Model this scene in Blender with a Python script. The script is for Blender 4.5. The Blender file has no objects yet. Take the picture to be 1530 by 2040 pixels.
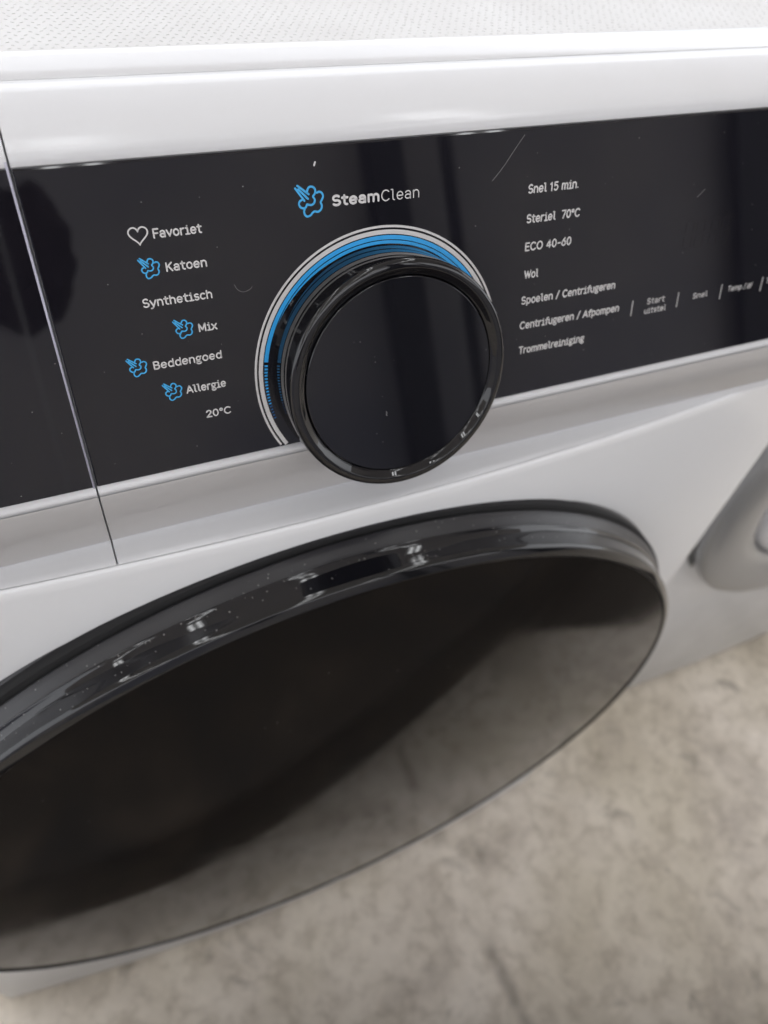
import bpy, bmesh, math, random
from mathutils import Vector, Matrix
random.seed(7)
sc = bpy.context.scene
PI = math.pi

# ------------------------------------------------------------------ camera
CAM = (0.2079, -0.1941, 0.8962)
PITCH, YAW, ROLL = map(math.radians, (-49.9124, 31.1545, -10.0264))
fwd = Vector((math.sin(YAW)*math.cos(PITCH), math.cos(YAW)*math.cos(PITCH), math.sin(PITCH)))
rt = Vector((math.cos(YAW), -math.sin(YAW), 0)); dn = fwd.cross(rt)
cx = math.cos(ROLL)*rt + math.sin(ROLL)*dn
cy = -math.sin(ROLL)*rt + math.cos(ROLL)*dn
cam_d = bpy.data.cameras.new('camera')
cam = bpy.data.objects.new('camera', cam_d); sc.collection.objects.link(cam)
m = Matrix((cx, -cy, -fwd)).transposed().to_4x4(); m.translation = Vector(CAM)
cam.matrix_world = m
cam_d.sensor_fit = 'VERTICAL'; cam_d.sensor_height = 36; cam_d.sensor_width = 27
cam_d.lens = 1484.0/2040*36
cam_d.clip_start = 0.01; cam_d.clip_end = 200
cam_d.dof.use_dof = True; cam_d.dof.focus_distance = 0.232; cam_d.dof.aperture_fstop = 9.5
sc.camera = cam

# ------------------------------------------------------------------ world and lamps
w = bpy.data.worlds.new("World"); sc.world = w; w.use_nodes = True
wn = w.node_tree.nodes; wl = w.node_tree.links
bg = wn['Background']; bg.inputs['Strength'].default_value = 2.6
tc = wn.new('ShaderNodeTexCoord'); nz = wn.new('ShaderNodeTexNoise'); nz.inputs['Scale'].default_value = 1.6; nz.inputs['Detail'].default_value = 2
rp = wn.new('ShaderNodeValToRGB'); rp.color_ramp.elements[0].position = 0.3; rp.color_ramp.elements[1].position = 0.7
rp.color_ramp.elements[0].color = (0.79, 0.81, 0.86, 1); rp.color_ramp.elements[1].color = (0.97, 0.985, 1.02, 1)
wl.new(tc.outputs['Generated'], nz.inputs['Vector']); wl.new(nz.outputs['Fac'], rp.inputs['Fac']); wl.new(rp.outputs['Color'], bg.inputs['Color'])
sc.view_settings.view_transform = 'Standard'; sc.view_settings.look = 'None'
sc.view_settings.exposure = 0.0; sc.view_settings.gamma = 1.0
sc.render.engine = 'CYCLES'
sc.cycles.max_bounces = 8
sc.cycles.sample_clamp_indirect = 2.5; sc.cycles.blur_glossy = 1.0; sc.cycles.caustics_reflective = False

# ------------------------------------------------------------------ materials
def mat(name, col, rough=0.5, metal=0.0, spec=0.5, emit=None, es=0.0, coat=0.0, coat_rough=0.05):
    m = bpy.data.materials.new(name); m.use_nodes = True
    b = m.node_tree.nodes['Principled BSDF']
    b.inputs['Base Color'].default_value = (*col, 1); b.inputs['Roughness'].default_value = rough
    b.inputs['Metallic'].default_value = metal; b.inputs['Specular IOR Level'].default_value = spec
    b.inputs['Coat Weight'].default_value = coat; b.inputs['Coat Roughness'].default_value = coat_rough
    if emit: b.inputs['Emission Color'].default_value = (*emit, 1); b.inputs['Emission Strength'].default_value = es
    return m
def nodes(m): return m.node_tree.nodes, m.node_tree.links, m.node_tree.nodes['Principled BSDF']
def noise(N, L, scale, detail=4, rough=0.5, vec=None, dist=0.0):
    n = N.new('ShaderNodeTexNoise'); n.inputs['Scale'].default_value = scale; n.inputs['Detail'].default_value = detail
    n.inputs['Roughness'].default_value = rough; n.inputs['Distortion'].default_value = dist
    if vec is not None: L.new(vec, n.inputs['Vector'])
    return n
def ramp(N, L, src, stops):
    r = N.new('ShaderNodeValToRGB'); e = r.color_ramp.elements
    e[0].position, e[0].color = stops[0][0], (*stops[0][1], 1)
    e[1].position, e[1].color = stops[-1][0], (*stops[-1][1], 1)
    for p, c in stops[1:-1]:
        k = e.new(p); k.color = (*c, 1)
    L.new(src, r.inputs['Fac']); return r
def mixc(N, L, fac, a, b, mode='MIX'):
    x = N.new('ShaderNodeMix'); x.data_type = 'RGBA'; x.blend_type = mode
    for s, v in ((0, fac), (6, a), (7, b)):
        if hasattr(v, 'links'): L.new(v, x.inputs[s])
        elif s == 0: x.inputs[s].default_value = v
        else: x.inputs[s].default_value = (*v, 1)
    return x.outputs[2]

def white_paint(name, col, rough, peel=0.0):
    m = mat(name, col, rough); N, L, b = nodes(m)
    t = N.new('ShaderNodeTexCoord')
    n = noise(N, L, 6, 3, vec=t.outputs['Object']); r = ramp(N, L, n.outputs['Fac'], [(0.3, tuple(c*0.975 for c in col)), (0.7, col)])
    L.new(r.outputs['Color'], b.inputs['Base Color'])
    n2 = noise(N, L, 30, 5, vec=t.outputs['Object'])
    rr = N.new('ShaderNodeMapRange'); rr.inputs['To Min'].default_value = rough*0.8; rr.inputs['To Max'].default_value = rough*1.35
    L.new(n2.outputs['Fac'], rr.inputs['Value']); L.new(rr.outputs['Result'], b.inputs['Roughness'])
    if peel:
        n3 = noise(N, L, 260, 2, vec=t.outputs['Object']); bu = N.new('ShaderNodeBump'); bu.inputs['Strength'].default_value = peel; bu.inputs['Distance'].default_value = 0.0004
        L.new(n3.outputs['Fac'], bu.inputs['Height']); L.new(bu.outputs['Normal'], b.inputs['Normal'])
    return m
M_white = white_paint('white_plastic', (0.61, 0.615, 0.635), 0.17)
M_body = white_paint('white_enamel', (0.82, 0.83, 0.85), 0.20, 0.10)
M_plate = white_paint('white_textured_laminate', (0.57, 0.568, 0.57), 0.4)

def black_gloss(name, col, rough, dust=0.5, dscale=420, smudge=0.03, coat=0.0, thr=0.10):
    """glossy black plastic with small dust specks and smudges"""
    m = mat(name, col, rough, coat=coat); N, L, b = nodes(m)
    t = N.new('ShaderNodeTexCoord')
    v = N.new('ShaderNodeTexVoronoi'); v.inputs['Scale'].default_value = dscale; L.new(t.outputs['Object'], v.inputs['Vector'])
    n = noise(N, L, 900, 2, vec=t.outputs['Object'])
    ma = N.new('ShaderNodeMath'); ma.operation = 'LESS_THAN'; ma.inputs[1].default_value = thr; L.new(v.outputs['Distance'], ma.inputs[0])
    sep = N.new('ShaderNodeSeparateColor'); L.new(v.outputs['Color'], sep.inputs[0])
    m2 = N.new('ShaderNodeMath'); m2.operation = 'GREATER_THAN'; m2.inputs[1].default_value = 1-dust; L.new(sep.outputs[0], m2.inputs[0])
    m3 = N.new('ShaderNodeMath'); m3.operation = 'MULTIPLY'; L.new(ma.outputs[0], m3.inputs[0]); L.new(m2.outputs[0], m3.inputs[1])
    m4 = N.new('ShaderNodeMath'); m4.operation = 'MULTIPLY'; L.new(m3.outputs[0], m4.inputs[0]); L.new(n.outputs['Fac'], m4.inputs[1])
    c = mixc(N, L, m4.outputs[0], col, (0.35, 0.34, 0.33))
    L.new(c, b.inputs['Base Color'])
    n2 = noise(N, L, 14, 4, 0.6, vec=t.outputs['Object'], dist=0.6)
    rr = N.new('ShaderNodeMapRange'); rr.inputs['From Min'].default_value = 0.35; rr.inputs['From Max'].default_value = 0.75
    rr.inputs['To Min'].default_value = rough; rr.inputs['To Max'].default_value = rough+smudge
    L.new(n2.outputs['Fac'], rr.inputs['Value']); L.new(rr.outputs['Result'], b.inputs['Roughness'])
    return m
M_panel = black_gloss('black_panel_glass', (0.0075, 0.0072, 0.0105), 0.015, dust=0.22, dscale=300, smudge=0.04, thr=0.06)
M_drawer_panel = M_panel
M_knob = black_gloss('black_knob_plastic', (0.006, 0.006, 0.0075), 0.015, dust=0.05, dscale=500, smudge=0.03, thr=0.06)
M_knobface = black_gloss('black_knob_face', (0.0065, 0.0065, 0.009), 0.02, dust=0.16, dscale=420, smudge=0.05, thr=0.07)
M_ring = black_gloss('dusty_black_door_plastic', (0.013, 0.0125, 0.0155), 0.33, dust=0.6, dscale=330, smudge=0.10, thr=0.10)
M_ridge = black_gloss('glossy_black_door_plastic', (0.006, 0.006, 0.008), 0.022, dust=0.75, dscale=380, smudge=0.05, thr=0.12)
M_rim = black_gloss('black_door_rim', (0.006, 0.006, 0.007), 0.035, dust=0.1, dscale=350, smudge=0.05, thr=0.07)
M_glass = black_gloss('smoked_door_glass', (0.009, 0.0078, 0.0070), 0.045, dust=0.06, dscale=160, smudge=0.11, thr=0.05)
M_gap = mat('black_rubber', (0.004, 0.004, 0.005), 0.8)
M_print = mat('white_print', (0.62, 0.61, 0.61), 0.4)
M_printdim = mat('grey_print', (0.52, 0.51, 0.51), 0.4)
M_blue = mat('blue_print', (0.03, 0.36, 0.80), 0.4)
M_bluedim = mat('deep_blue_print', (0.008, 0.09, 0.26), 0.4)
M_icon = mat('light_blue_print', (0.045, 0.37, 0.72), 0.4)
M_scratch = mat('scratch', (0.30, 0.29, 0.29), 0.5)
M_clear = mat('clear_plastic_edge', (0.42, 0.41, 0.50), 0.15)
M_silver = mat('silver_door_plastic', (0.34, 0.34, 0.34), 0.30, metal=0.35)
M_foot = mat('dark_foot_plastic', (0.03, 0.03, 0.03), 0.5)
M_steel = mat('dark_painted_steel', (0.012, 0.013, 0.02), 0.5)
M_dark_filler = mat('dark_filler', (0.020, 0.015, 0.012), 0.7)
N_, L_, b_ = nodes(M_dark_filler); t_ = N_.new('ShaderNodeTexCoord')
n_ = noise(N_, L_, 9, 5, 0.6, t_.outputs['Object'], 0.6); r_ = ramp(N_, L_, n_.outputs['Fac'], [(0.38, (0.012, 0.010, 0.010)), (0.55, (0.035, 0.025, 0.018)), (0.72, (0.10, 0.075, 0.055))])
L_.new(r_.outputs['Color'], b_.inputs['Base Color'])
M_lampbody = mat('lamp_housing', (0.6, 0.6, 0.6), 0.5)
M_lamp = mat('lamp_diffuser', (0.9, 0.9, 0.9), 0.5, emit=(0.96, 0.98, 1.0), es=10)

def concrete():
    m = mat('concrete', (0.4, 0.36, 0.3), 0.62); N, L, b = nodes(m)
    t = N.new('ShaderNodeTexCoord'); P = t.outputs['Object']
    n1 = noise(N, L, 9, 8, 0.62, P, 0.5); r1 = ramp(N, L, n1.outputs['Fac'], [(0.30, (0.45, 0.405, 0.35)), (0.47, (0.64, 0.585, 0.51)), (0.66, (0.76, 0.705, 0.63))])
    n2 = noise(N, L, 42, 6, 0.65, P, 0.3); r2 = ramp(N, L, n2.outputs['Fac'], [(0.34, (0.76, 0.745, 0.72)), (0.52, (1.0, 1.0, 1.0)), (0.72, (1.08, 1.08, 1.08))])
    c = mixc(N, L, 1.0, r1.outputs['Color'], r2.outputs['Color'], 'MULTIPLY')
    n3 = noise(N, L, 3.2, 3, 0.5, P); r3 = ramp(N, L, n3.outputs['Fac'], [(0.40, (0.88, 0.86, 0.80)), (0.60, (1.05, 1.04, 1.04))])
    c = mixc(N, L, 1.0, c, r3.outputs['Color'], 'MULTIPLY')
    # dark worn streak running out from under the machine, and blotches
    sx = N.new('ShaderNodeSeparateXYZ'); L.new(P, sx.inputs[0])
    nw = noise(N, L, 14, 3, 0.5, P)
    def math_(op, a, bb):
        x = N.new('ShaderNodeMath'); x.operation = op
        for i, v in enumerate((a, bb)):
            if hasattr(v, 'links'): L.new(v, x.inputs[i])
            else: x.inputs[i].default_value = v
        return x.outputs[0]
    wob = math_('MULTIPLY', math_('SUBTRACT', nw.outputs['Fac'], 0.5), 0.035)
    d = math_('ABSOLUTE', math_('SUBTRACT', math_('ADD', sx.outputs['X'], wob), 0.464), 0)
    mr = N.new('ShaderNodeMapRange'); mr.inputs['From Min'].default_value = 0.003; mr.inputs['From Max'].default_value = 0.013
    mr.inputs['To Min'].default_value = 1; mr.inputs['To Max'].default_value = 0; L.new(d, mr.inputs['Value'])
    n4 = noise(N, L, 16, 2, 0.5, P); g = N.new('ShaderNodeMapRange'); g.inputs['From Min'].default_value = 0.42; g.inputs['From Max'].default_value = 0.56
    L.new(n4.outputs['Fac'], g.inputs['Value'])
    f = math_('MULTIPLY', math_('MULTIPLY', mr.outputs['Result'], g.outputs['Result']), 0.6)
    c = mixc(N, L, f, c, (0.18, 0.15, 0.12))
    n5 = noise(N, L, 13, 6, 0.65, P, 0.8); r5 = ramp(N, L, n5.outputs['Fac'], [(0.60, (0, 0, 0)), (0.72, (0.6, 0.6, 0.6))])
    c = mixc(N, L, r5.outputs['Color'], c, (0.17, 0.145, 0.115))
    L.new(c, b.inputs['Base Color'])
    bu = N.new('ShaderNodeBump'); bu.inputs['Strength'].default_value = 0.35; bu.inputs['Distance'].default_value = 0.002
    L.new(n2.outputs['Fac'], bu.inputs['Height']); L.new(bu.outputs['Normal'], b.inputs['Normal'])
    rr = N.new('ShaderNodeMapRange'); rr.inputs['To Min'].default_value = 0.40; rr.inputs['To Max'].default_value = 0.75
    L.new(n1.outputs['Fac'], rr.inputs['Value']); L.new(rr.outputs['Result'], b.inputs['Roughness'])
    return m
M_concrete = concrete()

# ------------------------------------------------------------------ helpers
def link(name, me, material, parent=None, smooth=True, **kw):
    o = bpy.data.objects.new(name, me); sc.collection.objects.link(o)
    if material is not None and not me.materials: me.materials.append(material)
    if smooth:
        for p in me.polygons: p.use_smooth = True
    if parent is not None:
        o.parent = parent; o.matrix_parent_inverse = parent_world(parent).inverted()
    for k, v in kw.items(): o[k] = v
    return o
def parent_world(o):
    m = Matrix.LocRotScale(o.location, o.rotation_euler, o.scale)
    return (parent_world(o.parent) @ o.matrix_parent_inverse @ m) if o.parent else m
def empty(name, loc, label, cat, group=None):
    o = bpy.data.objects.new(name, None); sc.collection.objects.link(o); o.location = loc
    o['label'] = label; o['category'] = cat; o.empty_display_size = 0.05
    if group: o['group'] = group
    return o
def mesh_of(verts, faces, name='mesh'):
    me = bpy.data.meshes.new(name); me.from_pydata([tuple(v) for v in verts], [], faces); me.validate(); me.update()
    bm = bmesh.new(); bm.from_mesh(me); bmesh.ops.recalc_face_normals(bm, faces=bm.faces); bm.to_mesh(me); bm.free()
    return me
def sharp(o, ang=35):
    me = o.data
    try: me.set_sharp_from_angle(angle=math.radians(ang))
    except Exception: pass
    return o
def lathe(profile, fr, n=128, close=False):
    """profile: list of (r, h); fr(x, z, h) -> world; revolves round the axis"""
    V, F = [], []
    K = len(profile)
    for i in range(n):
        a = 2*PI*i/n
        for r, h in profile: V.append(fr(r*math.cos(a), r*math.sin(a), h))
    for i in range(n):
        j = (i+1) % n
        for k in range(K-1 if not close else K):
            k2 = (k+1) % K
            F.append((i*K+k, j*K+k, j*K+k2, i*K+k2))
    return mesh_of(V, F)
def disc(r, h, fr, n=128, rings=24, dome=0.0):
    V = [fr(0, 0, h+dome)]; F = []
    for q in range(1, rings+1):
        rr = r*q/rings
        for i in range(n):
            a = 2*PI*i/n; V.append(fr(rr*math.cos(a), rr*math.sin(a), h+dome*(1-(q/rings)**2)))
    for i in range(n): F.append((0, 1+i, 1+(i+1) % n))
    for q in range(rings-1):
        for i in range(n):
            j = (i+1) % n; F.append((1+q*n+i, 1+(q+1)*n+i, 1+(q+1)*n+j, 1+q*n+j))
    me = mesh_of(V, F)
    return me
def box(bm, a, b):
    x0, y0, z0 = a; x1, y1, z1 = b
    vs = [bm.verts.new(p) for p in ((x0,y0,z0),(x1,y0,z0),(x1,y1,z0),(x0,y1,z0),(x0,y0,z1),(x1,y0,z1),(x1,y1,z1),(x0,y1,z1))]
    for f in ((0,3,2,1),(4,5,6,7),(0,1,5,4),(1,2,6,5),(2,3,7,6),(3,0,4,7)): bm.faces.new([vs[i] for i in f])
def box_mesh(a, b, bevel=0.0, seg=2):
    bm = bmesh.new(); box(bm, a, b)
    if bevel: bmesh.ops.bevel(bm, geom=bm.edges[:], offset=bevel, segments=seg, profile=0.6, affect='EDGES')
    me = bpy.data.meshes.new('box'); bm.to_mesh(me); bm.free(); return me

# machine dimensions (metres)
BW = 0.0225                                   # outward bow of the front sheet
def bow(x, x0=0.0, x1=0.6): 
    c = (x0+x1)/2; h = (x1-x0)/2
    return -BW*(1-((x-c)/h)**2)
TILT = math.radians(19.32)
ZC, YC = 0.67784, -0.02283
U = 0.94                                      # size of one panel layout unit
def PN(x, s, h=0.0):                          # point on the leaning control panel (layout x, height s, proud h)
    d = (s-0.6639)*U; h = h*U
    return Vector((0.01247+x*U, YC+d*math.sin(TILT)-h*math.cos(TILT), ZC+d*math.cos(TILT)+h*math.sin(TILT)))
def TY(y): return -0.01165+0.94*y             # depths and heights of the top parts
def TZ(z): return 0.05377+0.94*z
PB, PT, XD = 0.6910, 0.7937, 0.2050           # panel bottom, panel top, drawer edge
KX, KS = 0.3163, 0.7168                       # knob axis on the panel
def KN(u, v, h=0.0): return PN(KX+u, KS+v, h)
DX, DZ = 0.2994, 0.3915                       # door centre
def DR(u, v, h=0.0): return Vector((DX+u, -h, DZ+v))

machine = empty('washing_machine', (0.3, 0.28, 0.0), 'white washing machine with black control panel, large round black door and big rotary dial', 'washing machine')

# ------------------------------------------------------------------ floor
def grid_plane(size, n, z=0):
    V = []; F = []
    for i in range(n+1):
        for j in range(n+1): V.append((-size+2*size*i/n, -size+2*size*j/n, z))
    for i in range(n):
        for j in range(n):
            a = i*(n+1)+j; F.append((a, a+n+1, a+n+2, a+1))
    return mesh_of(V, F)
fl = link('floor', grid_plane(30, 8), M_concrete, smooth=False, kind='structure')

# ------------------------------------------------------------------ cabinet
def rounded_outline(x0, x1, y1, r, yfront, nf=40):
    """plan outline: bowed front from left to right, sides and back, counter-clockwise seen from above"""
    pts = []
    for i in range(nf+1):
        x = x0+(x1-x0)*i/nf; y = yfront(x)
        e = min(x-x0, x1-x)
        if e < r: y += r-math.sqrt(max(0, r*r-(r-e)**2))
        pts.append((x, y))
    pts.append((x1, y1)); pts.append((x0, y1))
    return pts
def front_xs(x0, x1, r, n):
    xs = [x0+r*(1-math.cos(PI/2*i/6)) for i in range(6)]
    xs += [x0+r+(x1-x0-2*r)*i/n for i in range(n+1)]
    xs += [x1-r*(1-math.cos(PI/2*i/6)) for i in range(5, -1, -1)]
    return xs
def fy(x, x0, x1, r, f):
    e = min(x-x0, x1-x); y = f(x)
    if e < r: y += r-math.sqrt(max(0, r*r-(r-e)**2))
    return y
# bowed front sheet with sides (one wrap-round sheet), top edge rolled in
xs = front_xs(0.0, 0.6, 0.009, 48)
rows = [(0.0062, 0.008, ), (0.0, 0.0115,), (0.0, 0.1), (0.0, 0.2), (0.0, 0.3), (0.0, 0.4), (0.0, 0.5), (0.0, 0.60), (0.0, 0.640), (0.0, 0.6570), (0.0001, 0.6615), (0.0005, 0.6626), (0.0012, 0.6632), (0.0022, 0.6630), (0.0045, 0.655)]
V, F = [], []
for off, z in rows:
    V.append((0.0, 0.56, z))
    for x in xs: V.append((x, fy(x, 0, 0.6, 0.009, bow)+off, z))
    V.append((0.6, 0.56, z))
K = len(xs)+2
for r in range(len(rows)-1):
    for i in range(K-1): F.append((r*K+i, r*K+i+1, (r+1)*K+i+1, (r+1)*K+i))
front = link('front_panel', mesh_of(V, F), M_body, machine)
sharp(front, 50)
# cabinet upper sides, back and bottom
bm = bmesh.new()
box(bm, (0.002, 0.05, 0.0125), (0.598, 0.565, 0.640))
box(bm, (0.002, 0.06, 0.6405), (0.598, 0.5652, 0.788))
me = bpy.data.meshes.new('cab'); bm.to_mesh(me); bm.free()
link('cabinet', me, M_body, machine, smooth=False)
def cyl_mesh(r, z0, z1, n=24, r2=None):
    r2 = r if r2 is None else r2
    V = [(r*math.cos(2*PI*i/n), r*math.sin(2*PI*i/n), z0) for i in range(n)]+[(r2*math.cos(2*PI*i/n), r2*math.sin(2*PI*i/n), z1) for i in range(n)]
    F = [(i, (i+1) % n, n+(i+1) % n, n+i) for i in range(n)]+[tuple(range(n)), tuple(range(n, 2*n))]
    return mesh_of(V, F)
foot_me = cyl_mesh(0.018, 0.0, 0.0125)
for fx, fyy in ((0.05, 0.06), (0.55, 0.06), (0.05, 0.51), (0.55, 0.51)):
    f_ = bpy.data.objects.new('foot', foot_me); sc.collection.objects.link(f_)
    if not foot_me.materials: foot_me.materials.append(M_foot)
    f_.location = (fx, fyy, 0); f_.parent = machine; f_.matrix_parent_inverse = parent_world(machine).inverted()

# ------------------------------------------------------------------ fascia (white shell round the panel), split at the drawer
def fascia_profile(x):
    """(y, z) from the crease up to the seam under the worktop"""
    b = min(bow(x), -0.0118)
    P = [(b+0.0032, 0.6638), (b+0.0014, 0.6640), (b+0.0008, 0.6642), (b+0.0006, 0.6646), (b+0.0010, 0.6650)]
    yt, zt = -0.0100, 0.6667
    for t in (0.25, 0.5, 0.75): P.append((b+0.0010+(yt-b-0.0016)*t, 0.6650+(zt-0.6650)*t))
    P += [(yt-0.0006, zt), (yt, zt+0.0003), (yt-0.0001, zt+0.0010)]
    p = PN(0, PB, 0)
    P += [(-0.0130, 0.6820), (-0.01610, 0.6992), (-0.01640, 0.7002), (-0.01635, 0.7008), (-0.0160, 0.7013), (-0.0154, 0.7016), (p.y+0.0002, p.z+0.0001)]
    P += [(p.y+0.0012, p.z-0.0003)]
    q = PN(0, PT, 0)
    q1 = PN(0, PT, -0.0012)
    P += [(q1.y, q1.z), (q.y+0.0002, q.z+0.0005)]
    P += [(TY(a), TZ(c)) for a, c in ((0.0315, 0.7880), (0.0320, 0.7892), (0.0328, 0.7900), (0.0340, 0.7906), (0.0400, 0.7917), (0.0500, 0.7933), (0.0600, 0.7947), (0.0664, 0.79545), (0.0667, 0.7953), (0.0668, 0.790))]
    return P
def fascia(x0, x1, n):
    V, F = [], []
    xsx = [x0+(x1-x0)*i/n for i in range(n+1)]
    K = None
    for x in xsx:
        P = fascia_profile(x); K = len(P)
        V += [(x, y, z) for y, z in P]
    # inset end caps slightly for a rounded edge on both ends
    for i in range(n):
        for k in range(K-1): F.append((i*K+k, (i+1)*K+k, (i+1)*K+k+1, i*K+k+1))
    for end in (0, n):
        base = end*K
        c0 = len(V); x = xsx[end]
        for y, z in fascia_profile(x): V.append((x, max(y+0.008, 0.02) if z > 0.71 else y+0.006, z))
        for k in range(K-1): F.append((base+k, base+k+1, c0+k+1, c0+k))
    return mesh_of(V, F)
GAP = 0.00028
XDW = PN(XD, PB).x
fa = link('fascia', fascia(XDW+GAP, 0.6, 44), M_white, machine); sharp(fa, 40)
drawer = link('detergent_drawer', fascia(0.0, XDW-GAP, 22), M_white, machine); sharp(drawer, 40)

M_undercut_shade = white_paint('shaded_white_plastic', (0.47, 0.46, 0.46), 0.20)  # greyer copy of the white plastic; the undercut's shade is put into its colour
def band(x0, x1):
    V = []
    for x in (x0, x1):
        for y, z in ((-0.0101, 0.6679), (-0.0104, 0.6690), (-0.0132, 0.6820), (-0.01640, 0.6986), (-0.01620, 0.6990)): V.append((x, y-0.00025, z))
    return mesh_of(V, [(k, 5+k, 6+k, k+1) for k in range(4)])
link('shaded_undercut', band(XDW+GAP, 0.6), M_undercut_shade, fa); link('shaded_undercut', band(0.0, XDW-GAP), M_undercut_shade, drawer)
def panel_slab(x0, x1):
    e = 0.0004
    P = [(PB, -0.001), (PB, -0.0002), (PB+0.0003, 0.0), (PT-0.0005, 0.0), (PT, -0.0003), (PT, -0.001)]
    V, F = [], []
    X = [(x0, -0.0006), (x0+0.0004, 0), (x1-0.0004, 0), (x1, -0.0006)]
    for x, dh in X:
        for s, h in P: V.append(PN(x, s, h+dh))
    K = len(P)
    for i in range(3):
        for k in range(K-1): F.append((i*K+k, (i+1)*K+k, (i+1)*K+k+1, i*K+k+1))
    me = mesh_of(V, F); return me
panel = link('control_panel', panel_slab(XD+0.0004, 0.6220), M_panel, machine, smooth=False)
dpanel = link('drawer_panel', panel_slab(-0.0100, XD-0.0004), M_drawer_panel, drawer, smooth=False)
# pale edge of the drawer panel catching the light
def ribbon3(pts, wid, h=0.0002):
    """pts in panel coords (x, s); flat ribbon of width wid on the panel"""
    V, F = [], []
    n = len(pts)
    for i, p in enumerate(pts):
        a = Vector(pts[max(0, i-1)]); b = Vector(pts[min(n-1, i+1)]); d = (b-a).normalized(); q = Vector((-d.y, d.x))
        p = Vector(p); l = p+q*wid/2; r = p-q*wid/2
        V += [PN(l.x, l.y, h), PN(r.x, r.y, h)]
    for i in range(n-1): F.append((2*i, 2*i+1, 2*i+3, 2*i+2))
    return V, F
def ribbons(strokes, wid, h=0.0002, caps=True, joints=False):
    V, F = [], []
    if joints:                                # break strokes at sharp corners so they keep their width
        out = []
        for st in strokes:
            cur = [st[0]]
            for i in range(1, len(st)):
                cur.append(st[i])
                if i < len(st)-1:
                    a = Vector(st[i])-Vector(st[i-1]); b = Vector(st[i+1])-Vector(st[i])
                    if a.length > 1e-9 and b.length > 1e-9 and a.angle(b) > 0.6:
                        out.append(cur); cur = [st[i]]
            out.append(cur)
        strokes = out
    for st in strokes:
        v, f = ribbon3(st, wid, h); o = len(V); V += v; F += [tuple(i+o for i in q) for q in f]
        if caps:
            for e in (st[0], st[-1]):
                o = len(V); V.append(PN(e[0], e[1], h+0.00002))
                for k in range(10): V.append(PN(e[0]+wid/2*math.cos(2*PI*k/10), e[1]+wid/2*math.sin(2*PI*k/10), h+0.00002))
                for k in range(10): F.append((o, o+1+k, o+1+(k+1) % 10))
    return mesh_of(V, F)
def smooth_path(p, sub=5, closed=False):
    out = []; n = len(p)
    for i in range(n-1):
        a, b, c, d = p[max(0, i-1)], p[i], p[i+1], p[min(n-1, i+2)]
        for k in range(sub):
            t = k/sub
            out.append(tuple(0.5*((2*b[j])+(-a[j]+c[j])*t+(2*a[j]-5*b[j]+4*c[j]-d[j])*t*t+(-a[j]+3*b[j]-3*c[j]+d[j])*t**3) for j in (0, 1)))
    out.append(p[-1]); return out
edge_V = []
bmE = bmesh.new()
e0 = [PN(XD-0.00055, PB-0.0005, 0.00025), PN(XD-0.00055, PT+0.0005, 0.00025)]
Vv = []
prof = [(-0.00045, -0.0012), (-0.00045, 0.00015), (-0.00025, 0.00035), (0.00005, 0.00035), (0.00025, 0.00012), (0.00025, -0.0012)]
for s in (PB-0.0016, PT+0.002):
    for dx, h in prof: Vv.append(PN(XD-0.0006+dx, s, h))
K = len(prof)
link('panel_edge', mesh_of(Vv, [(k, k+1, K+k+1, K+k) for k in range(K-1)]+[tuple(range(K)), tuple(range(K, 2*K))]), M_clear, drawer, label='pale translucent edge strip of the drawer front')

# ------------------------------------------------------------------ worktop
def worktop():
    prof = [(0.06688, 0.786), (0.06688, 0.7953), (0.0670, 0.79548), (0.0674, 0.7956), (0.0720, 0.7963), (0.0800, 0.7968), (0.0838, 0.7970), (0.0843, 0.7969), (0.0844, 0.7966)]
    V, F = [], []
    for x in (0.0, 0.0012, 0.5988, 0.6):
        dz = -0.0006 if x in (0.0, 0.6) else 0
        for y, z in prof: V.append((x, TY(y), TZ(z)+dz))
    K = len(prof)
    for i in range(3):
        for k in range(K-1): F.append((i*K+k, (i+1)*K+k, (i+1)*K+k+1, i*K+k+1))
    me = mesh_of(V, F)
    o = link('worktop', me, M_white, machine); sharp(o, 40)
    # body of the slab behind the trim
    link('worktop_edge', box_mesh((0.0, TY(0.0846), 0.7885), (0.6, 0.575, TZ(0.7960))), M_white, o, smooth=False)
    pl = link('top_plate', box_mesh((0.0015, TY(0.0848), TZ(0.7958)), (0.5985, 0.573, TZ(0.7966))), M_plate, o, smooth=False)
    return o
wt = worktop()
# embossed short dashes of the plate, alternating direction
V, F = [], []
px, py = 0.0031, 0.0026
row = 0; y = 0.0702
while y < 0.30:
    i = 0; x = 0.12+(row % 2)*px/2
    while x < 0.598:
        a = math.radians(28 if (i+row//1) % 2 == 0 else -28)+random.uniform(-.12, .12)
        l, wd = 0.00072, 0.00016
        cxx, cyy = x+random.uniform(-.0003, .0003), y+random.uniform(-.0003, .0003)
        ca, sa = math.cos(a), math.sin(a); o = len(V)
        for du, dv, z in ((-l, 0, 0.7966), (-l*.6, -wd, 0.7966), (l*.6, -wd, 0.7966), (l, 0, 0.7966), (l*.6, wd, 0.7966), (-l*.6, wd, 0.7966), (-l*.55, 0, 0.79673), (l*.55, 0, 0.79673)):
            V.append((cxx+du*ca-dv*sa, cyy+du*sa+dv*ca, TZ(z)))
        F += [(o, o+1, o+6), (o+1, o+2, o+7, o+6), (o+2, o+3, o+7), (o+3, o+4, o+7), (o+4, o+5, o+6, o+7), (o+5, o, o+6)]
        x += px; i += 1
    y += py; row += 1
me = bpy.data.meshes.new('dashes'); me.from_pydata(V, [], F); me.update()
link('embossed_grain', me, M_plate, wt, smooth=False, kind='stuff')

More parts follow.
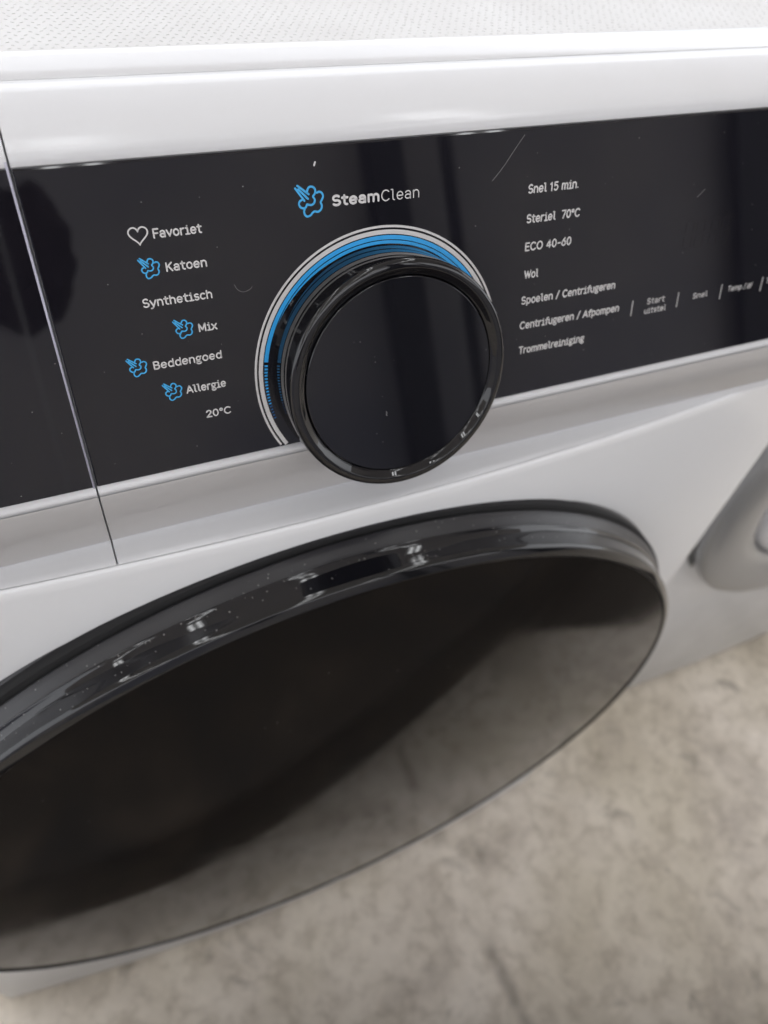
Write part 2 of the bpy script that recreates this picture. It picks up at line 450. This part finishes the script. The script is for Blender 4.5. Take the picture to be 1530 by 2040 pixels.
# ------------------------------------------------------------------ printing on the panel
X = 0.73
def el(cx, cy, rx, ry, a0, a1, n=14):
    return [(cx+rx*math.cos(math.radians(a0+(a1-a0)*i/n)), cy+ry*math.sin(math.radians(a0+(a1-a0)*i/n))) for i in range(n+1)]
O_ = el(.31, .365, .25, .365, 0, 360, 24)
GL = {   # single-line letter shapes: (advance, strokes)
 'a': (.60, [el(.29, .50, .21, .23, 155, 0)+[(.50, 0)], el(.275, .20, .215, .20, 0, 360, 20)]),
 'b': (.62, [[(.08, 1), (.08, 0)], el(.31, .365, .23, .365, 180, -180, 24)]),
 'c': (.56, [el(.31, .365, .25, .365, 48, 312)]),
 'd': (.64, [[(.56, 1), (.56, 0)], el(.32, .365, .24, .365, 0, 360, 24)]),
 'e': (.62, [[(.06, .37), (.56, .37)]+el(.31, .365, .25, .365, 5, 318, 20)]),
 'f': (.42, [[(.20, 0), (.20, .76)]+el(.40, .78, .20, .22, 180, 80, 6), [(.03, .70), (.40, .70)]]),
 'g': (.60, [el(.28, .49, .20, .24, 0, 360, 20), [(.42, .66), (.56, .72)], [(.15, .29), (.09, .17), (.16, .07), (.40, .03)]+el(.30, -.13, .23, .16, 60, -250, 14)]),
 'h': (.62, [[(.08, 1), (.08, 0)], el(.31, .44, .23, .29, 180, 0)+[(.54, 0)]]),
 'i': (.42, [[(.07, .72), (.23, .72), (.23, 0)], [(.04, 0), (.42, 0)], [(.205, .97), (.22, .97)]]),
 'l': (.38, [[(.03, 1), (.17, 1), (.17, .16)]+el(.33, .16, .16, .16, 180, 260, 5)]),
 'm': (.92, [[(.08, .72), (.08, 0)], el(.27, .46, .19, .27, 180, 0, 10)+[(.46, 0)], el(.65, .46, .19, .27, 180, 0, 10)+[(.84, 0)]]),
 'n': (.62, [[(.08, .72), (.08, 0)], el(.31, .44, .23, .29, 180, 0)+[(.54, 0)]]),
 'o': (.62, [O_]),
 'p': (.64, [[(.08, .72), (.08, -.27)], el(.32, .365, .24, .365, 180, -180, 24)]),
 'r': (.44, [[(.08, .72), (.08, 0)], el(.34, .42, .26, .30, 180, 78, 8)]),
 's': (.52, [el(.27, .545, .19, .185, 40, 255, 10)+el(.27, .19, .20, .19, 78, -145, 10)]),
 't': (.46, [[(.19, .95), (.19, .20)]+el(.36, .19, .17, .19, 180, 280, 6), [(.02, .72), (.42, .72)]]),
 'u': (.62, [[(.08, .72)]+el(.31, .29, .23, .29, 180, 360)+[(.54, .72)], [(.54, .4), (.54, 0)]]),
 'v': (.56, [[(.03, .72), (.28, 0), (.53, .72)]]),
 'x': (.56, [[(.04, .72), (.52, 0)], [(.52, .72), (.04, 0)]]),
 'y': (.58, [[(.03, .72), (.29, .02)], [(.55, .72), (.26, -.12), (.18, -.24), (.04, -.26)]]),
 'A': (.76, [[(.02, 0), (.37, 1), (.72, 0)], [(.14, .30), (.60, .30)]]),
 'B': (.68, [[(.10, 0), (.10, 1), (.36, 1)]+el(.36, .76, .21, .24, 90, -90, 8)+[(.10, .52)], [(.36, .52)]+el(.38, .26, .23, .26, 90, -90, 8)+[(.10, 0)]]),
 'C': (.76, [el(.42, .5, .35, .5, 45, 315, 20)]),
 'E': (.62, [[(.56, 1), (.10, 1), (.10, 0), (.56, 0)], [(.10, .52), (.50, .52)]]),
 'F': (.60, [[(.56, 1), (.10, 1), (.10, 0)], [(.10, .50), (.50, .50)]]),
 'K': (.68, [[(.10, 1), (.10, 0)], [(.60, 1), (.10, .42)], [(.26, .60), (.62, 0)]]),
 'M': (.86, [[(.10, 0), (.10, 1), (.43, .18), (.76, 1), (.76, 0)]]),
 'O': (.82, [el(.41, .5, .34, .5, 0, 360, 28)]),
 'S': (.66, [el(.34, .74, .24, .26, 38, 250, 12)+el(.34, .26, .26, .26, 76, -148, 12)]),
 'T': (.64, [[(.03, 1), (.61, 1)], [(.32, 1), (.32, 0)]]),
 'W': (1.0, [[(.03, 1), (.27, 0), (.50, .95), (.73, 0), (.97, 1)]]),
 '0': (.66, [el(.33, .5, .25, .5, 0, 360, 24)]),
 '1': (.40, [[(.04, .80), (.22, 1), (.22, 0)]]),
 '2': (.60, [el(.30, .73, .23, .27, 165, -35, 12)+[(.06, 0), (.56, 0)]]),
 '4': (.64, [[(.44, 0), (.44, 1), (.04, .27), (.60, .27)]]),
 '5': (.62, [[(.52, 1), (.13, 1), (.10, .52)]+el(.30, .33, .25, .32, 115, -145, 14)]),
 '6': (.62, [el(.32, .32, .24, .32, 0, 360, 20), [(.48, 1), (.22, .70), (.08, .38)]]),
 '7': (.56, [[(.04, 1), (.54, 1), (.20, 0)]]),
 '\u00ba': (.38, [el(.19, .82, .13, .17, 0, 360, 14)]),
 '.': (.24, [[(.11, .03), (.12, .03)]]), '-': (.46, [[(.08, .42), (.38, .42)]]),
 '/': (.50, [[(.06, -.08), (.44, 1.04)]]), ' ': (.32, []),
}
def word(body, x0, x1, s, cap, bold=0.165, m=None, parent=None):
    """thin lettering: bold is the stroke width as a share of the capital height"""
    st = []; pen = 0.0
    for ch in body:
        adv, gl = GL[ch]
        st += [[(x+pen, y) for x, y in g] for g in gl]; pen += adv+0.09
    a = min(p[0] for g in st for p in g); b = max(p[0] for g in st for p in g)
    wd = cap*bold; sx = (x1-x0-wd)/(b-a); sy = (cap-wd)
    st = [[(x0+wd/2+(x-a)*sx, s+wd/2+y*sy) for x, y in g] for g in st]
    me = ribbons(st, wd, joints=True); me.name = 'lettering'
    return link('printed_word', me, m or M_print, parent or panel, smooth=False, label='printed word "%s"' % body)
word('Favoriet', 0.2401, 0.2554, 0.77135, 0.0030)
word('Katoen', 0.2422, 0.2553, 0.7609, 0.0030)
word('Synthetisch', 0.2330, 0.2555, 0.7506, 0.0030)
word('Mix', 0.2493, 0.2556, 0.7400, 0.0030)
word('Beddengoed', 0.2324, 0.2557, 0.7297, 0.0030)
word('Allergie', 0.2416, 0.2557, 0.7192, 0.0030)
word('20\u00baC', 0.2470, 0.2560, 0.7088, 0.0029)
word('Steam', 0.2996, 0.3168, 0.7748, 0.0037, bold=0.21)
word('Clean', 0.3175, 0.3319, 0.7747, 0.0037, bold=0.10)
word('Snel 15 min.', 0.3770, 0.3996, 0.7717, 0.0033)
word('Steriel  70\u00baC', 0.3772, 0.4015, 0.7612, 0.0033)
word('ECO 40-60', 0.3774, 0.3989, 0.7509, 0.0033)
word('Wol', 0.3779, 0.3846, 0.7403, 0.0033)
word('Spoelen / Centrifugeren', 0.3776, 0.4240, 0.7301, 0.0033)
word('Centrifugeren / Afpompen', 0.3777, 0.4278, 0.7198, 0.0033)
word('Trommelreiniging', 0.3780, 0.4112, 0.7092, 0.0033)
word('Start', 0.4430, 0.4528, 0.7205, 0.0027, m=M_printdim, bold=0.155)
word('uitstel', 0.4422, 0.4543, 0.71635, 0.0027, m=M_printdim, bold=0.155)
word('Snel', 0.4692, 0.4777, 0.7191, 0.0026, m=M_printdim, bold=0.155)
word('Temp./', 0.4897, 0.5010, 0.7194, 0.0026, m=M_printdim, bold=0.155)
word('Toeren', 0.5132, 0.5260, 0.7199, 0.0026, m=M_printdim, bold=0.155)
for bx in (0.4350, 0.4604, 0.4857, 0.5107):
    link('printed_bar', ribbons([[(bx, 0.7167), (bx, 0.7234)]], 0.00045, caps=False), M_printdim, panel, smooth=False)
# swirl symbol after "Temp./"
sp = []
for k in range(40):
    t = k/39; a = t*4.2*PI; r = 0.0003+0.0011*t; sp.append((0.5030+r*math.cos(a), 0.7205+r*math.sin(a)))
link('printed_swirl', ribbons([sp, [(0.5013, 0.7193), (0.5047, 0.7218)]], 0.00026), M_printdim, panel, smooth=False)
# faint unlit digits of the display
M_unlit = mat('unlit_segments', (0.0145, 0.0135, 0.0165), 0.12)
seg = []
for k, dx in enumerate((0.0, 0.0062, 0.0142, 0.0204)):
    x0 = 0.4580+dx; s0 = 0.7420; w_, h_ = 0.0042, 0.0115
    for a, b in (((0, 0), (1, 0)), ((0, .5), (1, .5)), ((0, 1), (1, 1)), ((0, 0), (0, .5)), ((1, 0), (1, .5)), ((0, .5), (0, 1)), ((1, .5), (1, 1))):
        p = [(x0+w_*q[0], s0+h_*q[1]) for q in (a, b)]
        d = Vector(p[1])-Vector(p[0]); e = d.normalized()*0.0006
        seg.append([tuple(Vector(p[0])+e), tuple(Vector(p[1])-e)])
link('display_digits', ribbons(seg, 0.0006, h=0.0001, caps=False), M_unlit, panel, smooth=False)
# heart
hp = []
for k in range(41):
    t = 2*PI*k/40
    hp.append((0.23575+0.00290*math.sin(t)**3, 0.7730+0.00270*(13*math.cos(t)-5*math.cos(2*t)-2*math.cos(3*t)-math.cos(4*t))/15))
link('heart_symbol', ribbons([hp], 0.00045), M_print, panel, smooth=False)
# steam cloud symbols
CLOUD = [[(-3.59, 4.94), (0.07, 2.05)], [(-3.36, 3.85), (-0.26, 0.66)], [(-4.4, 4.24), (-1.56, 0.18)],
 [(-0.4, 2.99), (0.13, 4.02), (1.0, 4.3), (1.99, 3.91), (2.43, 2.97), (2.11, 1.95), (1.5, 1.25), (2.04, 0.3), (1.79, -0.74), (0.88, -1.27), (-0.07, -1.2), (-0.74, -1.02), (-1.22, -1.82), (-2.1, -2.1), (-3.08, -1.64), (-3.51, -0.69), (-3.16, 0.18), (-2.45, 0.48)],
 [(2.95, 2.27), (3.76, 2.49), (4.65, 2.02), (4.99, 0.93), (4.35, -0.23), (4.03, -0.81), (4.37, -1.76), (4.04, -2.96), (2.94, -3.62), (1.75, -3.41), (0.96, -3.76), (0.28, -4.43), (-0.96, -4.74), (-1.76, -4.07), (-1.94, -3.04), (-1.69, -2.45)]]
def cloud(x, s, k, wid):
    st = []
    for i, c in enumerate(CLOUD):
        p = [(x+a*k*0.001, s+b*k*0.001) for a, b in c]
        st.append(p if i < 3 else smooth_path(p, 4))
    return link('steam_symbol', ribbons(st, wid), M_icon, panel, smooth=False)
cloud(0.2915, 0.7774, 1.0, 0.00068)
for x, s in ((0.23705, 0.76275), (0.24415, 0.7420), (0.22705, 0.7316), (0.23695, 0.7210)):
    cloud(x, s, 0.66, 0.00046)

# rings round the knob
def arc_band(r0, r1, a0, a1, n=160, h=0.0002, r0b=None):
    V, F = [], []
    ok = []
    for i in range(n+1):
        t = i/n; a = math.radians(a0+(a1-a0)*t)
        ri = r0 if r0b is None else r0b(a0+(a1-a0)*t)
        V += [KN(ri*math.cos(a), ri*math.sin(a), h), KN(r1*math.cos(a), r1*math.sin(a), h)]
        ok.append(KS+r1*math.sin(a) > PB+0.0002)
    for i in range(n):
        if ok[i] and ok[i+1]: F.append((2*i, 2*i+1, 2*i+3, 2*i+2))
    return mesh_of(V, F)
link('printed_ring', arc_band(0.0494, 0.0502, -31, 211, 240), M_print, panel, smooth=False, label='thin white ring printed round the dial')
link('printed_ring', arc_band(0.0472, 0.0487, -33.5, 213.5, 240), M_print, panel, smooth=False, label='wide white ring printed round the dial')
link('printed_ring', arc_band(0.0454, 0.04685, 15, 169.3, 160), M_blue, panel, smooth=False, label='bright blue arc printed round the dial')
link('printed_ring', arc_band(0.0440, 0.0451, 25, 152, 120, r0b=lambda a: 0.0451-0.0011*min(1, max(0, (152-a)/38))), M_blue, panel, smooth=False, label='inner blue arc printed round the dial')
for k in range(18):
    a = 170.6+k*1.52; l = 0.0012*(1-0.35*(k/17))
    link('printed_tick', arc_band(0.0466-l, 0.0466, a, a+0.85*(1-0.3*k/17), 3), M_blue if k < 13 else M_bluedim, panel, smooth=False)

# ------------------------------------------------------------------ knob
knob_prof = [(0.0437, -0.0005), (0.0436, 0.0010), (0.0434, 0.0060), (0.0431, 0.0165), (0.04300, 0.0176), (0.04275, 0.0183), (0.0423, 0.01875), (0.0417, 0.01895), (0.0403, 0.0191), (0.0399, 0.01905), (0.0396, 0.0189), (0.0392, 0.0186), (0.0382, 0.0177), (0.0376, 0.0173), (0.0373, 0.0172), (0.0372, 0.0160)]
knob = link('dial', lathe(knob_prof, KN, 160), M_knob, machine, label='large round black programme dial')
kf = [(0.0369, 0.0150), (0.0369, 0.0172), (0.0368, 0.0175), (0.0365, 0.0176)]
link('dial_face', lathe(kf, KN, 160), M_knobface, knob)
fdisc = link('dial_cap', disc(0.0365, 0.0176, KN, 160, 10, dome=0.0), M_knobface, knob)
# ------------------------------------------------------------------ door
flange = [(0.2570, -0.002), (0.2603, -0.001), (0.2603, 0.0180), (0.2601, 0.0186), (0.2598, 0.0188)]
shell = [(0.2550, 0.0252), (0.2574, 0.0254), (0.2583, 0.0257), (0.2584, 0.0264), (0.2572, 0.0290), (0.2562, 0.0308), (0.2558, 0.0316), (0.2556, 0.0323)]
ridge = [(0.2556, 0.0323), (0.2557, 0.0326), (0.2556, 0.0329), (0.2550, 0.0333), (0.2545, 0.0342), (0.2540, 0.0365), (0.2537, 0.0390), (0.2535, 0.0412), (0.2534, 0.0422)]
rim = [(0.2534, 0.0422), (0.25325, 0.0432), (0.2528, 0.0440), (0.2520, 0.0447), (0.2492, 0.0464), (0.2486, 0.0466), (0.2482, 0.0462), (0.2480, 0.0450)]
door = link('door', lathe(flange, DR, 256), M_ring, machine, label='large round black door with smoked glass and dusty rim')
link('door_ring', lathe(shell, DR, 256), M_ring, door)
link('door_ridge', lathe(ridge, DR, 256), M_ridge, door)
link('door_rim', lathe(rim, DR, 256), M_rim, door)
link('door_gasket', lathe([(0.2598, 0.0186), (0.2602, 0.0196), (0.2602, 0.0232), (0.2596, 0.0236), (0.2560, 0.0238), (0.2556, 0.0256)], DR, 192), M_gap, door)
link('rim_gasket', lathe([(0.2482, 0.0452), (0.2468, 0.0452)], DR, 192), M_gap, door)
link('door_glass', disc(0.2472, 0.0456, DR, 192, 40, dome=0.0100), M_glass, door)

# ------------------------------------------------------------------ wear on the panel
link('scratch', ribbons([smooth_path([(0.3612, 0.7775), (0.3655, 0.7818), (0.3695, 0.7866), (0.3737, 0.7916)], 4)], 0.00012, h=0.00025), M_scratch, panel, smooth=False)
link('scratch', ribbons([smooth_path([(0.2632, 0.7541), (0.2642, 0.7522), (0.2660, 0.7512), (0.2684, 0.7518), (0.2692, 0.7527)], 4)], 0.00007, h=0.00025), M_scratch, panel, smooth=False)
link('scratch', ribbons([[(0.4605, 0.7628), (0.4640, 0.7655)]], 0.00012, h=0.00025), M_scratch, panel, smooth=False)
link('paint_speck', ribbons([[(0.2941, 0.7879), (0.2945, 0.7888)]], 0.0006, h=0.00025), M_print, panel, smooth=False)
link('scratch', ribbons([smooth_path([(0.3095, 0.7052), (0.3099, 0.7046), (0.3096, 0.7040), (0.3100, 0.7034)], 4)], 0.00018, h=0.0177), M_scratch, fdisc, smooth=False)

# ------------------------------------------------------------------ neighbouring machine
NX0, NX1, NY = 0.612, 1.212, 0.062
nb = empty('washing_machine', (0.912, 0.34, 0.0), 'white washing machine with silver door ring standing behind the right side of the black-doored one', 'washing machine')
nxs = front_xs(NX0, NX1, 0.012, 24)
V, F = [], []
nrows = [(0.004, 0.008), (0.0, 0.012), (0.0, 0.4), (0.0, 0.66), (0.001, 0.664), (0.004, 0.665)]
for off, z in nrows:
    V.append((NX0, 0.63, z))
    for x in nxs: V.append((x, fy(x, NX0, NX1, 0.012, lambda q: NY-0.008*(1-((q-0.912)/0.3)**2))+off, z))
    V.append((NX1, 0.63, z))
K = len(nxs)+2
for r in range(len(nrows)-1):
    for i in range(K-1): F.append((r*K+i, r*K+i+1, (r+1)*K+i+1, (r+1)*K+i))
sharp(link('front_panel', mesh_of(V, F), M_body, nb), 50)
link('cabinet', box_mesh((NX0+.002, NY+0.03, 0.012), (NX1-.002, 0.64, 0.79), 0.004), M_body, nb, smooth=False)
link('fascia', box_mesh((NX0, NY-0.006, 0.667), (NX1, NY+0.035, 0.79), 0.008, 4), M_white, nb, smooth=True)
link('control_panel', box_mesh((NX0+.2, NY-0.0075, 0.69), (NX1-.01, NY+0.001, 0.775), 0.001), M_panel, nb, smooth=False)
for fx, fyy in ((NX0+.05, 0.13), (NX1-.05, 0.13), (NX0+.05, 0.57), (NX1-.05, 0.57)):
    f_ = bpy.data.objects.new('foot', foot_me); sc.collection.objects.link(f_)
    f_.location = (fx, fyy, 0); f_.parent = nb; f_.matrix_parent_inverse = parent_world(nb).inverted()
def NR(u, v, h=0.0): return Vector((0.893+u, 0.058-h, 0.459+v))
nd = link('door', lathe([(0.2105, -0.004), (0.2115, 0.006), (0.2140, 0.012), (0.2145, 0.016), (0.2135, 0.0205), (0.210, 0.0235), (0.200, 0.0262), (0.175, 0.0262), (0.160, 0.0225), (0.155, 0.018), (0.153, 0.010)], NR, 160), M_silver, nb, label='round silver door ring')
link('door_recess', lathe([(0.207, 0.001), (0.216, 0.001)], NR, 128), mat('grey_recess', (0.16, 0.17, 0.165), 0.5), nd)
link('door_bezel', lathe([(0.153, 0.012), (0.150, 0.020), (0.140, 0.023), (0.128, 0.018), (0.125, 0.012)], NR, 160), M_white, nd)
link('door_glass', disc(0.1255, 0.013, NR, 96, 8, dome=0.012), M_glass, nd)

# ------------------------------------------------------------------ things the glossy parts mirror
def prism(foot, z0, z1, bevel=0.0):
    bm = bmesh.new(); lo = [bm.verts.new((x, y, z0)) for x, y in foot]; hi = [bm.verts.new((x, y, z1)) for x, y in foot]
    n = len(foot); bm.faces.new(lo[::-1]); bm.faces.new(hi)
    for i in range(n): bm.faces.new((lo[i], lo[(i+1) % n], hi[(i+1) % n], hi[i]))
    bmesh.ops.recalc_face_normals(bm, faces=bm.faces)
    if bevel: bmesh.ops.bevel(bm, geom=bm.edges[:], offset=bevel, segments=3, profile=0.5, affect='EDGES')
    me = bpy.data.meshes.new('prism'); bm.to_mesh(me); bm.free(); return me
blk = empty('reflection_block', (0.15, -0.45, 0.0), 'low dark block added to darken the reflection in the black door glass', 'block')
link('dark_block', prism([(-0.60, -0.750), (0.95, -0.750), (0.95, -0.425), (0.62, -0.305), (0.42, -0.222), (0.27, -0.166), (0.16, -0.143), (0.02, -0.136), (-0.60, -0.138)], 0.004, 0.20, 0.012), M_dark_filler, blk, smooth=False)  # unseen dark mass, added so the door glass mirrors something dark
card = link('reflection_board', prism([(0.56, -0.300), (0.70, -0.352), (0.80, -0.300), (0.905, -0.222), (1.45, -0.21), (1.45, -0.6), (0.56, -0.6)], 0.0, 0.006, 0.0), mat('reflection_board', (0.045, 0.034, 0.026), 0.75), smooth=False)  # unseen flat board, added to darken the right of the door glass reflection
card['label'] = 'dark brown board added to darken the right of the door glass reflection'; card['category'] = 'board'
def post(x, y, w_, d_, h_, label):
    root = empty('steel_post', (x, y, 0), label, 'post')
    for nm, a, b in (('column', (-w_/2, -d_/2, 0.012), (w_/2, d_/2, h_)), ('base_plate', (-w_, -d_, 0), (w_, d_, 0.0118))):
        me = box_mesh(a, b, 0.004); o = bpy.data.objects.new(nm, me); sc.collection.objects.link(o); me.materials.append(M_steel); o.parent = root
M_wall = mat('reflection_wall', (0.5, 0.5, 0.52), 0.8)
N_, L_, b_ = nodes(M_wall); t_ = N_.new('ShaderNodeTexCoord')
n_ = noise(N_, L_, 0.55, 3, 0.5, t_.outputs['Object']); r_ = ramp(N_, L_, n_.outputs['Fac'], [(0.35, (0.30, 0.31, 0.38)), (0.6, (0.54, 0.52, 0.52))])
L_.new(r_.outputs['Color'], b_.inputs['Base Color'])
wl_ = link('wall', box_mesh((-7, -3.3, 0), (10, -3.15, 1.55)), M_wall, smooth=False, kind='structure')  # unseen low wall, added to even out what the control panel mirrors
post(1.66, -3.0, 0.17, 0.1, 4.3, 'wide dark steel post mirrored in the control panel above the dial')
post(1.98, -3.0, 0.045, 0.05, 4.3, 'thin dark steel post beside the wide one in the mirror image')
post(4.35, -3.0, 1.3, 0.06, 4.3, 'broad dark sliding door post at the right of the mirror image')
lump = empty('hand_reflection_lump', (0.14, -1.5, 0.0), 'dark maroon lump added in place of the hand mirrored at the left of the control panel', 'lump')
bm = bmesh.new(); bmesh.ops.create_icosphere(bm, subdivisions=4, radius=1.0)
from mathutils import noise as mn
for v in bm.verts:
    d = 1+0.30*mn.noise(v.co*1.7)+0.12*mn.noise(v.co*4.1)
    v.co = Vector((v.co.x*0.125*d, v.co.y*0.07*d, v.co.z*0.135*d))+Vector((0.155, -1.5, 0.97))
me = bpy.data.meshes.new('hand_standin'); bm.to_mesh(me); bm.free()
link('hand_standin', me, mat('maroon_standin', (0.022, 0.006, 0.008), 0.8), lump)  # added shape, stands in for the hand reflected in the panel
sm = cyl_mesh(0.003, 0.01, 1.16, 12); so = link('stand', sm, M_lampbody, lump); so.location = (0.14-0.14, 0.08, 0)
st2 = link('stand_arm', box_mesh((0.150, -1.505, 1.06), (0.160, -1.42, 1.115)), M_dark_filler, lump, smooth=False)
sb = link('stand_base', cyl_mesh(0.12, 0.0, 0.0098, 24), M_steel, lump); sb.location = (0, 0.08, 0)
for o in (so, sb): o.matrix_parent_inverse = Matrix()
link('ceiling', box_mesh((-6, -7.5, 4.07), (7, 4.5, 4.2)), mat('light_cutting_ceiling', (0.62, 0.62, 0.65), 0.8), smooth=False, kind='structure')  # unseen roof, added to cut the light from overhead
n_l = 0
ORD = ('first', 'second', 'third', 'fourth', 'fifth', 'sixth')
for ix, x in enumerate((-3.4, -1.5, 0.4, 2.3)):
    for iy in range(6):
        y = 2.0-iy*1.6
        root = empty('ceiling_light', (x, y, 4.0), '%s twin tube ceiling light from the back in the %s row' % (ORD[iy], ('far left', 'left', 'middle', 'right')[ix]), 'ceiling light', 'strip lights under the ceiling')
        if n_l == 0:
            lm1 = box_mesh((-0.16, -0.62, 0.0), (0.16, 0.62, 0.06), 0.006); lm1.materials.append(M_lampbody)
            lm2 = box_mesh((-0.028, -0.58, -0.03), (0.028, 0.58, -0.001)); lm2.materials.append(M_lamp)
        o = bpy.data.objects.new('housing', lm1); sc.collection.objects.link(o); o.parent = root
        for dx in (-0.08, 0.08):
            o = bpy.data.objects.new('lamp_tube', lm2); sc.collection.objects.link(o); o.parent = root; o.location = (dx, 0, 0)
        n_l += 1
